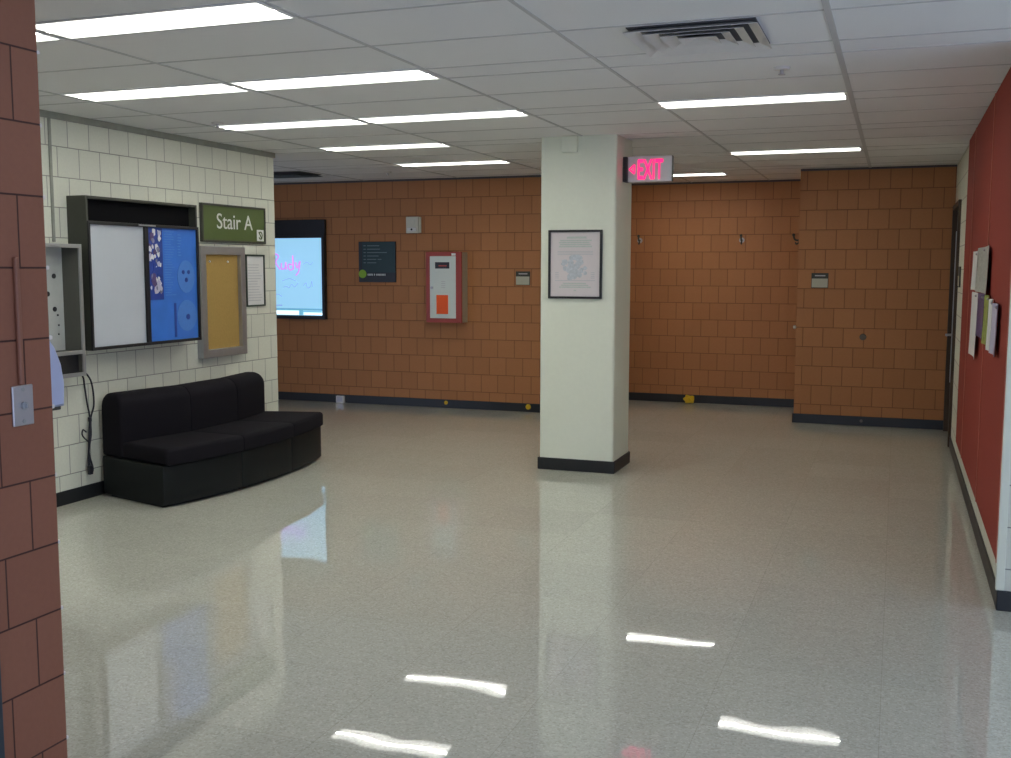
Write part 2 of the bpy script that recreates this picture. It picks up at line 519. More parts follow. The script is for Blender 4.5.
# door in the right wall, near the far corner
dr = B().box(XR + 0.03, XR + 0.075, 10.46, 11.42, 0.005, 2.20, 0.003).make('door_1', 'doorbrown')
dr['kind'] = 'structure'
fb = B()
fb.box(XR - 0.025, XR + 0.12, 10.40, 10.46, 0, 2.25, 0.004).box(XR - 0.025, XR + 0.12, 11.42, 11.48, 0, 2.25, 0.004).box(XR - 0.025, XR + 0.12, 10.46, 11.42, 2.20, 2.25, 0.004)
fb.make('door_frame', 'doorbrown', dr)
hb = B()
hb.cyl((XR + 0.03, 11.33, 0.98), (XR - 0.045, 11.33, 0.98), 0.012).cyl((XR + 0.03, 11.33, 0.98), (XR + 0.02, 11.33, 0.98), 0.03)
hb.cyl((XR - 0.04, 11.33, 0.98), (XR - 0.04, 11.21, 0.98), 0.010)
hb.make('door_handle', 'alu', dr)
B().box(XR + 0.012, XR + 0.03, 11.385, 11.42, 0.5, 2.0, 0.002).make('astragal', 'alu', dr)

# ---------------------------------------------------------------- ceiling fixtures
def light(label, x0, x1, y0, y1, grp='ceiling light panels'):
    cx, cy = (x0 + x1) / 2, (y0 + y1) / 2
    o = thing('ceiling_light', label, 'ceiling light', (cx, cy, H), 'back', grp)
    hx, hy = (x1 - x0) / 2, (y1 - y0) / 2
    t = B()
    w, zz = 0.018, -0.006
    t.box(-hx - w, hx + w, -hy - w, -hy, zz, 0, 0.001).box(-hx - w, hx + w, hy, hy + w, zz, 0, 0.001)
    t.box(-hx - w, -hx, -hy, hy, zz, 0, 0.001).box(hx, hx + w, -hy, hy, zz, 0, 0.001)
    t.make('light_frame', 'lampframe', o)
    B().box(-hx, hx, -hy, hy, -0.0065, -0.0005, 0.001).make('diffuser', 'lens', o)
    return o
LA, LB = (-4.71, -3.60), (-3.535, -2.385)
W_ = 0.265
def yy(k):
    y = 3.655 + 1.49 * k - 0.012
    return (y, y + W_)
light('largest glowing ceiling light panel, nearest the camera in the top left corner', *LB, *yy(0))
light('ceiling light panel mostly hidden behind the near brick wall, only its tip showing', *LA, *yy(0))
light('left-hand panel of the second pair of ceiling lights, above the black display case', *LA, *yy(1))
light('right-hand panel of the second pair of ceiling lights from the camera', *LB, *yy(1))
light('left-hand panel of the third pair of ceiling lights, above the green stair sign', *LA, *yy(2))
light('right-hand panel of the third pair of ceiling lights, farther from the cream wall', *LB, *yy(2))
light('single ceiling light panel just beyond the third pair, second from the back wall', *LA, *yy(3))
light('single ceiling light panel nearest the orange back wall, above the red cabinet', *LA, *yy(4))
light('ceiling light panel right of the column, just beyond the sprinkler and air diffuser', -1.44, -0.335, *yy(2))
light('ceiling light panel right of the exit sign, in front of the recessed orange wall', -1.43, -0.345, *yy(4))
light('added unseen ceiling light panel above and behind the camera, outside the picture on the left', *LB, *yy(-1))  # added out of view to brighten surfaces that face the camera
light('added unseen ceiling light panel above the camera, outside the picture over the air diffuser', -1.43, -0.345, *yy(0))  # also an added, unseen panel: extra light on the column front and near floor
light('short-looking ceiling light strip partly hidden behind the exit sign', -2.82, -1.81, 11.62, 11.90)

# air diffusers
def diffuser(label, cx, cy, hx, hy, tile=False):
    o = thing('air_diffuser', label, 'air vent', (cx, cy, H))
    B().box(-hx + 0.01, hx - 0.01, -hy + 0.01, hy - 0.01, -0.004, 0).make('backing', 'ventdark', o)
    t = B()
    n = 4
    for k in range(n):
        f0 = 1 - k * 0.235
        a, b_ = hx * f0, hy * f0
        ww = 0.052 if k < 3 else min(a, b_) - 0.004
        lo_z, hi_z = -0.026, -0.005
        # four sloping louvre blades around the square, low at their outer edge
        for (ux, uy) in ((1, 0), (-1, 0), (0, 1), (0, -1)):
            tt = bmesh.new()
            if ux:
                s = ux
                pts = [(-a, s * b_, lo_z), (a, s * b_, lo_z), (a - ww, s * (b_ - ww), hi_z), (-a + ww, s * (b_ - ww), hi_z)]
            else:
                s = uy
                pts = [(s * a, -b_, lo_z), (s * a, b_, lo_z), (s * (a - ww), b_ - ww, hi_z), (s * (a - ww), -b_ + ww, hi_z)]
            lo = [tt.verts.new(p) for p in pts]
            hi = [tt.verts.new((p[0], p[1], p[2] + 0.002)) for p in pts]
            tt.faces.new(lo); tt.faces.new(hi[::-1])
            for i in range(4):
                tt.faces.new((lo[i], hi[i], hi[(i + 1) % 4], lo[(i + 1) % 4]))
            bmesh.ops.recalc_face_normals(tt, faces=tt.faces)
            t.add(tt)
    t.make('louvre', 'vent', o)
    return o
diffuser('square louvred air diffuser in the ceiling, above and right of the column', -0.865, 4.835, 0.285, 0.275)
dv = diffuser('dark air vent in the ceiling near the far orange wall, left', -6.32, 10.2, 0.30, 0.24)
for c in dv.children:
    if c.name.startswith('louvre'):
        c.data.materials[0] = MT['ventdark']

def sprinkler(label, x, y):
    o = thing('sprinkler', label, 'sprinkler', (x, y, H))
    B().cyl((0, 0, -0.012), (0, 0, 0), 0.04, 0.045).make('escutcheon', 'vent', o)
    B().cyl((0, 0, -0.034), (0, 0, -0.012), 0.010).cyl((0, 0, -0.038), (0, 0, -0.034), 0.018).make('sprinkler_head', 'steel', o)
sprinkler('ceiling sprinkler beyond the louvred air diffuser', -0.60, 5.73)
sprinkler('ceiling sprinkler at the left end of the third pair of lights', -4.60, 6.50)
sprinkler('tiny ceiling sprinkler near the light panel closest to the back wall', -5.18, 10.35)

# ---------------------------------------------------------------- sofa
SC = Vector((-8.2, 6.85, 0))
sofa = tag(bpy.data.objects.new('sofa', None), 'black curved three-section sofa against the cream block wall', 'sofa')
COL.objects.link(sofa)
sofa.location = (-4.85, 6.85, 0)
def rounded(r0, r1, z0, z1, rad, seg=5):
    """rounded-rectangle profile in (r, z); rad = (bottom-in, bottom-out, top-out, top-in)"""
    pts = []
    for (cx, cz, a0, q) in ((r0, z0, 180, rad[0]), (r1, z0, 270, rad[1]), (r1, z1, 0, rad[2]), (r0, z1, 90, rad[3])):
        ox = cx + (q if cx == r0 else -q); oz = cz + (q if cz == z0 else -q)
        for k in range(seg + 1):
            a = math.radians(a0 + 90 * k / seg)
            pts.append((ox + q * math.cos(a), oz + q * math.sin(a)))
    return pts
def sector(name, prof, a0, a1, c, m, crown=0.0):
    R0 = sum(p[0] for p in prof) / len(prof)
    rs = [p[0] for p in prof]; zs = [p[1] for p in prof]
    rc, zc = (min(rs) + max(rs)) / 2, (min(zs) + max(zs)) / 2
    hw, hh = (max(rs) - min(rs)) / 2, (max(zs) - min(zs)) / 2
    a0, a1 = math.radians(a0), math.radians(a1)
    c0, c1 = c if isinstance(c, tuple) else (c, c)
    ths = [math.pi / 2 * k / 4 for k in range(5)]
    st = [(a0 + c0 * (1 - math.cos(q)) / R0, c0 * (1 - math.sin(q))) for q in ths]
    mid = [(a0 + (a1 - a0) * f, 0.0) for f in (0.15, 0.3, 0.45, 0.6, 0.75, 0.88)]
    en = [(a1 - c1 * (1 - math.cos(q)) / R0, c1 * (1 - math.sin(q))) for q in ths][::-1]
    t = bmesh.new()
    rings = []
    for a, d in st + mid + en:
        f = (a - a0) / (a1 - a0)
        cr = crown * math.sin(math.pi * f)
        ring = []
        for (r, z) in prof:
            rr = rc + (r - rc) * (1 - d / hw); zz = zc + (z - zc) * (1 - d / hh)
            if zz > zc:
                zz += cr
            p = SC + Vector((rr * math.cos(a), rr * math.sin(a), zz)) - Vector(sofa.location)
            ring.append(t.verts.new(p))
        rings.append(ring)
    n = len(prof)
    for i in range(len(rings) - 1):
        for k in range(n):
            t.faces.new((rings[i][k], rings[i][(k + 1) % n], rings[i + 1][(k + 1) % n], rings[i + 1][k]))
    t.faces.new(rings[0][::-1]); t.faces.new(rings[-1])
    bmesh.ops.recalc_face_normals(t, faces=t.faces)
    b = B(); b.add(t)
    return smooth_by_angle(b.make(name, m, sofa), 50)
cuts = [-16.5, -5.3, 5.1, 15.4]
for k in range(3):
    a0, a1 = cuts[k] + 0.02, cuts[k + 1] - 0.02
    sector('base', rounded(3.04, 3.75, 0.02, 0.29, (0.008, 0.008, 0.008, 0.008), 2), a0, a1, 0.006, 'vinyl')
    sector('plinth', rounded(3.10, 3.70, 0.0, 0.022, (0.003,) * 4, 1), a0 + 0.4, a1 - 0.4, 0.003, 'black')
    sector('seat_cushion', rounded(3.255, 3.775, 0.291, 0.408, (0.015, 0.015, 0.03, 0.02)), a0 + (0.25 if k == 0 else 0), a1, (0.025 if k == 0 else 0.008, 0.02 if k == 2 else 0.008), 'fabric', 0.003)
    sector('backrest', rounded(3.03, 3.28, 0.291, 0.748, (0.02, 0.02, 0.10, 0.11), 8), a0, a1 - (0.5 if k == 2 else 0), (0.03 if k == 0 else 0.007, 0.03 if k == 2 else 0.007), 'fabric', 0.003)

# ---------------------------------------------------------------- things on the cream wall (rot 'left': x = +Y, -y = +X)
def left(y, z=0.0, x=XW):
    return (x, y, z)

# open grey case at the far left
o = thing('wall_case', 'open grey metal wall case with perforated back, beside the near brick wall', 'case', left(5.285, 0.90), 'left')
b = B()
D = 0.15
b.box(-0.45, 0.445, -D, 0, 0.0, 0.018, 0.002).box(-0.45, 0.445, -D, 0, 0.862, 0.88, 0.002).box(-0.45, -0.43, -D, 0, 0.018, 0.862, 0.002).box(-0.43, 0.425, -D, 0, 0.15, 0.168, 0.002)
b.make('case_body', 'darkgrey', o)
B().box(0.425, 0.445, -D, 0, 0.018, 0.862, 0.002).make('side_panel', 'casegrey', o)
B().box(-0.43, 0.425, -0.012, 0, 0.168, 0.862).make('back_panel', 'perf', o)
for (yy_, zz_, rr_) in ((0.345, 0.671, 0.017), (0.284, 0.552, 0.017), (0.341, 0.449, 0.017), (0.366, 0.408, 0.007), (0.372, 0.34, 0.006), (0.368, 0.279, 0.006),
                        (0.12, 0.66, 0.017), (0.05, 0.50, 0.017), (0.12, 0.44, 0.017), (-0.10, 0.66, 0.017)):
    B().cyl((yy_, -0.016, zz_), (yy_, -0.011, zz_), rr_, seg=14).make('cable_hole', 'black', o)
B().box(-0.43, 0.425, -D + 0.03, -D + 0.035, 0.018, 0.15).make('bottom_panel', 'black', o)
B().frame(-0.455, 0.45, -D - 0.012, -D, -0.005, 0.885, 0.026, 0.002).box(-0.43, 0.425, -D - 0.010, -D, 0.145, 0.172, 0.002).make('front_frame', 'alu', o)

# black double display case
y0, y1, zb, zt = 5.787, 7.0, 1.06, 2.115
cy = (y0 + y1) / 2
o = thing('display_case', 'large black display case holding a white panel and a blue poster, above the sofa', 'display case', left(cy, zb), 'left')
hw, hh, D = (y1 - y0) / 2, zt - zb, 0.165
b = B()
b.box(-hw, -hw + 0.018, -D, 0, 0, hh, 0.002).box(hw - 0.018, hw, -D, 0, 0, hh, 0.002).box(-hw + 0.018, hw - 0.018, -D, 0, 0, 0.018, 0.002).box(-hw + 0.018, hw - 0.018, -D, 0, hh - 0.018, hh, 0.002)
b.box(-hw + 0.018, hw - 0.018, -0.09, 0, 0.018, hh - 0.018)
b.make('housing', 'darkgrey', o)
B().box(-hw + 0.018, hw - 0.018, -0.10, -0.09, 0.878, hh - 0.018).make('header_panel', 'matteblack', o)
f = B()
f.frame(-hw, hw, -D - 0.012, -D, 0.0, 0.885, 0.022, 0.002).box(-0.030, 0.012, -D - 0.010, -D, 0.022, 0.863, 0.002).box(-hw + 0.018, hw - 0.018, -D, -0.10, 0.868, 0.882)
f.make('door_frame', 'black', o)
B().box(-hw + 0.02, -0.028, -D + 0.006, -D + 0.010, 0.02, 0.866).make('white_panel', 'whiteboard', o)
pb = B().box(0.010, hw - 0.018, -D + 0.006, -D + 0.010, 0.02, 0.866).make('poster', 'blue', o)
B().box(0.016, 0.182, -D + 0.003, -D + 0.006, 0.33, 0.86).make('photo_strip', 'deepblue', pb)
rn = random.Random(3)
for k in range(44):
    zc = 0.37 + 0.47 * rn.random(); xc = 0.035 + 0.12 * rn.random(); s = 0.010 + 0.016 * rn.random()
    pts = [(xc + s * (0.6 + 0.7 * rn.random()) * math.cos(a), zc + 1.4 * s * (0.6 + 0.7 * rn.random()) * math.sin(a)) for a in [k2 * math.pi / 4 for k2 in range(8)]]
    B().prism(pts, -D + 0.001 - 0.00002 * k, -D + 0.003).make('photo', ('paper', 'photo', 'deepblue', 'paper', 'magpurple', 'lavender')[k % 6], pb)
lb = B()
for (cx, cz, ra, rb) in ((0.455, 0.50, 0.105, 0.125), (0.455, 0.20, 0.12, 0.12)):
    for (q0, q1) in ((0.0, 1.0),):
        n = 28
        for k in range(n):
            a, c = 2 * math.pi * k / n, 2 * math.pi * (k + 1) / n
            lb.prism([(cx + q0 * ra * math.cos(a), cz + q0 * rb * math.sin(a)), (cx + q1 * ra * math.cos(a), cz + q1 * rb * math.sin(a)),
                      (cx + q1 * ra * math.cos(c), cz + q1 * rb * math.sin(c)), (cx + q0 * ra * math.cos(c), cz + q0 * rb * math.sin(c))], -D + 0.004, -D + 0.006)
for k in range(26):
    w = 0.07 + 0.06 * rn.random()
    lb.box(0.20, 0.20 + w, -D + 0.004, -D + 0.006, 0.36 + 0.019 * k, 0.366 + 0.019 * k)
for k in range(8):
    lb.box(0.36, 0.36 + 0.03 + 0.02 * rn.random(), -D + 0.004, -D + 0.006, 0.66 + 0.022 * k, 0.668 + 0.022 * k)
lb.make('print', 'lightblue', pb)
for (cx, cz, r) in ((0.42, 0.535, 0.016), (0.485, 0.535, 0.016), (0.455, 0.475, 0.018), (0.465, 0.19, 0.022)):
    B().cyl((cx, -D + 0.002, cz), (cx, -D + 0.006, cz), r, seg=16).make('dark_print', 'deepblue', pb)
B().box(0.30, 0.325, -D + 0.004, -D + 0.006, 0.04, 0.30).make('dark_print', 'deepblue', pb)
B().box(-0.10, 0.085, -D - 0.022, -D - 0.012, 0.868, 0.880, 0.003).make('latch', 'alu', o)

# green STAIR sign
o = thing('stair_sign', 'green stair sign with white lettering above the cork board', 'sign', left(7.712, 1.84), 'left')
B().frame(-0.46, 0.46, -0.03, 0, 0, 0.315, 0.018, 0.002).make('sign_frame', 'darkgrey', o)
B().box(-0.442, 0.442, -0.022, 0, 0.018, 0.297).make('sign_panel', 'olive', o)
text('lettering', 'Stair A', 0.18, 'letter', o, (0.0, -0.023, 0.115), 1.05, 0.003)
pp = B().box(0.325, 0.43, -0.025, -0.022, 0.024, 0.122, 0.001).make('pictogram', 'letter', o)
gl = B()
n = 26
for k in range(n):
    a, c = math.radians(-150 + 300 * k / n), math.radians(-150 + 300 * (k + 1) / n)
    gl.prism([(0.378 + q * math.cos(t), 0.073 + q * 1.15 * math.sin(t)) for q, t in ((0.022, a), (0.031, a), (0.031, c), (0.022, c))], -0.0275, -0.025)
gl.prism([(0.348, 0.10), (0.358, 0.106), (0.405, 0.045), (0.397, 0.038)], -0.0275, -0.025)
gl.make('symbol', 'olive', pp)

# cork board in aluminium case
o = thing('cork_board', 'aluminium framed cork notice case under the green stair sign', 'notice board', left(7.495, 0.89), 'left')
B().frame(-0.315, 0.305, -0.06, 0, 0, 0.915, 0.068, 0.004).make('board_frame', 'alu', o)
B().box(-0.25, 0.24, -0.025, 0, 0.065, 0.85).make('cork_panel', 'cork', o)
for x in (-0.16, 0.09):
    B().ball((x, -0.03, 0.79), 0.009, sub=2).make('push_pin', 'paper', o, True)
B().cyl((0.272, -0.066, 0.45), (0.272, -0.06, 0.45), 0.012).make('lock', 'steel', o)

# framed notice
o = thing('framed_notice', 'small dark green framed notice right of the cork board', 'frame', left(8.02, 1.29), 'left')
B().frame(-0.145, 0.145, -0.018, 0, 0, 0.455, 0.014, 0.002).make('notice_frame', 'darkgreen', o)
ps = B().box(-0.131, 0.131, -0.008, 0, 0.014, 0.441).make('notice_sheet', 'paper', o)
ln = B()
for k in range(14):
    ln.box(-0.11, 0.02 + 0.09 * rn.random(), -0.0095, -0.008, 0.05 + 0.024 * k, 0.056 + 0.024 * k)
ln.make('text_line', 'ink', ps)

# bundled cable hanging from the case
o = thing('power_cable', 'black power cable hanging in a loop from the grey wall case', 'cable', left(5.845, 0.90), 'left')
def wig(pts, n=10):
    out = []
    P = [Vector(p) for p in pts]
    for i in range(len(P) - 1):
        a, b_, c, d = P[max(i - 1, 0)], P[i], P[i + 1], P[min(i + 2, len(P) - 1)]
        for k in range(n):
            t = k / n
            out.append(0.5 * ((2 * b_) + (-a + c) * t + (2 * a - 5 * b_ + 4 * c - d) * t * t + (-a + 3 * b_ - 3 * c + d) * t ** 3))
    out.append(P[-1])
    return out
cb = B()
cb.tube(wig([(-0.14, -0.03, 0.03), (-0.05, -0.03, 0.01), (0.0, -0.03, -0.03), (0.012, -0.03, -0.10), (0.03, -0.03, -0.22), (0.05, -0.03, -0.32), (0.045, -0.03, -0.45), (0.03, -0.03, -0.57), (0.055, -0.035, -0.68), (0.045, -0.035, -0.71), (0.02, -0.03, -0.66), (0.03, -0.03, -0.52), (0.05, -0.03, -0.33)]), 0.006)
cb.tube(wig([(-0.14, -0.04, 0.035), (-0.02, -0.035, 0.02), (0.06, -0.03, -0.04), (0.09, -0.03, -0.12), (0.095, -0.03, -0.24), (0.06, -0.03, -0.33), (0.055, -0.03, -0.45), (0.03, -0.03, -0.56), (0.03, -0.035, -0.70)]), 0.006)
cb.tube(wig([(0.04, -0.03, -0.50), (-0.01, -0.03, -0.46), (-0.03, -0.03, -0.43), (-0.02, -0.03, -0.40), (0.01, -0.03, -0.42)]), 0.005)
smooth_by_angle(cb.make('cord', 'cable', o), 60)
B().cyl((0.052, -0.03, -0.35), (0.05, -0.03, -0.32), 0.013).make('cable_tie', 'cable', o)
B().box(0.012, 0.045, -0.05, -0.022, -0.725, -0.66, 0.006).make('plug', 'cable', o)

# pale dispenser on the hidden face of the near brick wall
o = thing('dispenser', 'pale blue-white rounded dispenser sticking out behind the near brick wall', 'dispenser', (-2.548, YN, 1.195))
o.rotation_euler = (0, 0, math.pi)      # faces away from the camera, +Y
def disp():
    prof = [(0.0, 0.0), (0.178, 0.0), (0.182, 0.07), (0.172, 0.13), (0.148, 0.185), (0.11, 0.23), (0.06, 0.258), (0.0, 0.265)]
    t = bmesh.new()
    rings = []
    for x in (-0.115, -0.105, 0.105, 0.115):
        s = 0.93 if abs(x) > 0.11 else 1.0
        rings.append([t.verts.new((x, -p[0] * s, 0.115 + (p[1] - 0.115) * s)) for p in prof])
    n = len(prof)
    for i in range(3):
        for k in range(n):
            t.faces.new((rings[i][k], rings[i][(k + 1) % n], rings[i + 1][(k + 1) % n], rings[i + 1][k]))
    t.faces.new(rings[0][::-1]); t.faces.new(rings[-1])
    bmesh.ops.recalc_face_normals(t, faces=t.faces)
    b = B(); b.add(t)
    return smooth_by_angle(b.make('cover', 'paleblue', o), 50)
disp()
B().box(-0.10, 0.10, -0.172, -0.13, -0.012, 0.006, 0.003).make('nozzle', 'darkgrey', o)

# ---------------------------------------------------------------- near brick wall: key switch and raceway
o = thing('switch_plate', 'stainless key switch plate with conduit on the near brick wall', 'switch', (XN, 2.310, 1.18), 'left')
B().box(-0.038, 0.038, -0.006, 0, 0, 0.115, 0.003).make('plate', 'steel', o)
B().cyl((0.0, -0.014, 0.057), (0.0, -0.006, 0.057), 0.011).box(-0.003, 0.003, -0.022, -0.013, 0.05, 0.064, 0.001).make('key_switch', 'alu', o)
for z in (0.012, 0.103):
    B().cyl((0, -0.0075, z), (0, -0.006, z), 0.006, seg=12).make('screw', 'alu', o)
B().box(-0.012, 0.004, -0.012, 0, 0.117, 0.475, 0.004).make('raceway', 'brickpaint', o)

# ---------------------------------------------------------------- things on the orange back wall
# lit display
x0, x1 = -7.75, -6.475
o = thing('lit_display', 'black framed lit board with pink handwriting behind the cream wall corner', 'display', ((x0 + x1) / 2, B1 - 0.002, 1.01))
hw = (x1 - x0) / 2
B().box(-hw, hw, -0.045, 0, 0, 1.20, 0.004).make('display_housing', 'black', o)
B().frame(-hw, hw, -0.07, -0.045, 0, 0.985 + 0.03, 0.035, 0.003).make('bezel', 'black', o)
sc = B().box(-hw + 0.035, hw - 0.035, -0.052, -0.045, 0.045, 0.985).make('screen', 'screen', o)
pk = B()
def stroke(b, pts, r=0.006):
    b.tube(wig([(x, -0.055, z) for x, z in pts], 6), r, 6)
ox = hw - 0.70
stroke(pk, [(ox + 0.0, 0.60), (ox + 0.0, 0.78), (ox + 0.06, 0.76), (ox + 0.02, 0.69), (ox + 0.08, 0.60)], 0.010)
stroke(pk, [(ox + 0.10, 0.68), (ox + 0.10, 0.61), (ox + 0.15, 0.62), (ox + 0.16, 0.69), (ox + 0.17, 0.60)], 0.010)
stroke(pk, [(ox + 0.25, 0.66), (ox + 0.20, 0.66), (ox + 0.21, 0.60), (ox + 0.26, 0.62), (ox + 0.26, 0.77), (ox + 0.27, 0.60)], 0.010)
stroke(pk, [(ox + 0.30, 0.69), (ox + 0.32, 0.62), (ox + 0.36, 0.70), (ox + 0.34, 0.58), (ox + 0.30, 0.53)], 0.010)
pk.make('pink_writing', 'scribble_pink', sc)
gr = B(); stroke(gr, [(ox + 0.10, 0.46), (ox + 0.16, 0.48), (ox + 0.22, 0.49), (ox + 0.30, 0.46)], 0.005); gr.make('grey_writing', 'scribble_grey', sc)
gr = B(); stroke(gr, [(ox + 0.12, 0.38), (ox + 0.16, 0.40), (ox + 0.20, 0.38), (ox + 0.24, 0.42), (ox + 0.28, 0.39), (ox + 0.33, 0.44)], 0.005); gr.make('grey_writing', 'scribble_grey', sc)
gr = B(); stroke(gr, [(ox + 0.40, 0.40), (ox + 0.44, 0.44), (ox + 0.46, 0.38), (ox + 0.50, 0.40), (ox + 0.52, 0.46), (ox + 0.53, 0.39)], 0.005); gr.make('grey_writing', 'scribble_grey', sc)
gr = B(); stroke(gr, [(ox + 0.40, 0.66), (ox + 0.46, 0.69), (ox + 0.50, 0.66), (ox + 0.54, 0.69)], 0.004); gr.make('grey_writing', 'scribble_grey', sc)
gr = B(); stroke(gr, [(ox - 0.02, 0.28), (ox + 0.04, 0.30), (ox + 0.10, 0.27)], 0.005); gr.make('grey_writing', 'scribble_grey', sc)
B().box(ox - 0.05, ox + 0.10, -0.056, -0.052, 0.155, 0.172).make('marker_line', 'scribble_grey', sc)
B().box(-hw + 0.04, hw - 0.04, -0.055, -0.052, 0.105, 0.13).box(ox + 0.34, ox + 0.39, -0.056, -0.052, 0.05, 0.12).box(ox + 0.34, ox + 0.64, -0.056, -0.052, 0.085, 0.095).make('tray_line', 'shelfdark', sc)
B().box(-hw + 0.04, ox + 0.33, -0.055, -0.052, 0.052, 0.10).box(ox + 0.40, hw - 0.04, -0.055, -0.052, 0.052, 0.08).make('tray', 'shelfwhite', sc)

# directory sign
o = thing('directory_sign', 'dark teal directory board with a lime green dot on the back wall', 'sign', (-5.79, B1, 1.463))
B().box(-0.243, 0.243, -0.02, 0, 0, 0.478, 0.003).make('board', 'black', o)
B().box(-0.195, 0.240, -0.023, -0.02, 0.115, 0.472).make('upper_panel', 'teal', o)
B().cyl((-0.190, -0.026, 0.098), (-0.190, -0.02, 0.098), 0.050, seg=28).make('dot', 'lime', o)
t = B()
for k, ws in enumerate(([0.03, 0.16], [0.03, 0.17], [0.03, 0.26], [0.03, 0.15], [0.03, 0.12, 0.05], [0.03, 0.12])):
    x = -0.175
    for w in ws:
        t.box(x, x + w, -0.0245, -0.023, 0.425 - 0.040 * k, 0.434 - 0.040 * k)
        x += w + 0.018
t.make('text_line', 'greyletter', o)
t = B()
x = -0.125
for w in (0.012, 0.012, 0.012, 0.012, -1, 0.014, -1, 0.012, 0.012, 0.012, 0.012, 0.012, 0.012, 0.012):
    if w < 0:
        x += 0.012
        continue
    B().box(x, x + w, -0.0215, -0.02, 0.078, 0.100).make('heading', 'letter', o)
    x += w + 0.006

# strobe
o = thing('alarm_strobe', 'ivory fire alarm strobe high on the wall, left of the red cabinet', 'alarm', (-5.305, B1, 2.035))
B().box(-0.09, 0.07, -0.05, 0, 0, 0.19, 0.008).make('alarm_body', 'strobe', o)
B().box(0.07, 0.088, -0.03, 0, 0.004, 0.186, 0.004).make('back_box', 'strobe', o)
lz = B().box(-0.07, 0.05, -0.062, -0.05, 0.02, 0.065, 0.006).make('strobe_lens', 'paper', o)
B().cyl((-0.01, -0.066, 0.042), (-0.01, -0.060, 0.042), 0.012, seg=14).make('lamp', 'darkgrey', lz)
B().cyl((-0.01, -0.053, 0.125), (-0.01, -0.049, 0.125), 0.035).make('speaker_grille', 'strobe', o)

# red cabinet
o = thing('wall_cabinet', 'red and white wall cabinet with a bright orange sheet on its door', 'cabinet', (-4.853, B1, 1.01))
B().box(-0.215, 0.215, -0.17, 0, 0, 0.80, 0.004).make('cabinet_body', 'beige', o)
B().frame(-0.22, 0.22, -0.20, -0.17, 0, 0.805, 0.048, 0.004).make('red_frame', 'cabred', o)
d = B().box(-0.172, 0.152, -0.198, -0.17, 0.05, 0.755, 0.003).make('cabinet_door', 'cabwhite', o)
B().box(0.152, 0.175, -0.2, -0.17, 0.048, 0.757).make('hinge_stile', 'cabred', o)
wv = B().box(-0.105, 0.072, -0.2, -0.198, 0.615, 0.688, 0.0005).make('door_window', 'black', d)
B().box(-0.06, 0.04, -0.2015, -0.2, 0.64, 0.655).make('gauge_label', 'cabred', wv)
B().box(-0.09, 0.055, -0.201, -0.198, 0.098, 0.315, 0.0005).make('notice_sheet', 'orangepaper', d)
B().cyl((-0.145, -0.215, 0.397), (-0.145, -0.198, 0.397), 0.014).make('lock', 'steel', d)
t = B()
for k in range(4):
    t.box(-0.03, 0.02, -0.1995, -0.198, 0.40 + 0.022 * k, 0.405 + 0.022 * k)
t.make('instruction', 'ink', d)
B().box(0.10, 0.15, -0.2015, -0.2, 0.762, 0.788).make('sticker', 'letter', o)

def room_plate(label, x, y, z):
    o = thing('room_plate', label, 'sign', (x, y, z), 'back', 'room number plates')
    B().box(-0.085, 0.085, -0.010, 0, 0, 0.155, 0.002).make('plate', 'darkgrey', o)
    B().box(-0.080, 0.080, -0.014, -0.010, 0.006, 0.098, 0.001).make('insert', 'plateinsert', o)
    B().box(-0.05, 0.055, -0.012, -0.010, 0.122, 0.134).make('lettering', 'ink', o)
room_plate('small room plate on the back wall, just left of the column', -3.962, B1, 1.44)
room_plate('small room plate on the orange wall right of the recess', -0.76, B3, 1.43)

# outlet at the base of the back wall, yellow caps
o = thing('outlet_box', 'small grey outlet box low on the baseboard beside the sofa', 'outlet', (-6.30, B1 - BT, 0.0))
B().box(-0.055, 0.055, -0.035, 0, 0, 0.085, 0.004).make('box', 'vent', o)
B().box(-0.035, 0.035, -0.038, -0.035, 0.015, 0.07, 0.001).make('cover_plate', 'steel', o)
def cap(label, x, y, z, r):
    o = thing('yellow_marker', label, 'cap', (x, y, z), 'back', 'yellow caps on the baseboard')
    B().cyl((0, 0, 0), (0, -0.006, 0), r * 1.3, seg=14).make('flange', 'yellow', o)
    B().cyl((0, -0.006, 0), (0, -0.03, 0), r * 0.8, r * 0.6, seg=14).make('knob', 'yellow', o)
cap('tiny yellow cap on the baseboard below the red cabinet', -4.91, B1 - BT, 0.062, 0.018)
cap('tiny yellow cap on the baseboard just left of the column', -3.89, B1 - BT, 0.06, 0.024)
t = bmesh.new()
bmesh.ops.create_icosphere(t, subdivisions=4, radius=0.06)
for v in t.verts:
    n_ = v.co.normalized()
    s = 1 + 0.22 * math.sin(5.3 * n_.x + 1) * math.cos(4.1 * n_.z + 2.0 * n_.y)
    v.co = Vector((n_.x * 0.062 * s, n_.y * 0.045 * s, 0.050 + n_.z * 0.049 * s))
z0 = min(v.co.z for v in t.verts)
for v in t.verts:
    v.co += Vector((-2.318, B2 - 0.085, -z0))
b = B(); b.add(t)
tag(b.make('yellow_wad', 'yellow', None, True), 'crumpled yellow wad on the floor against the recessed wall', 'wad')

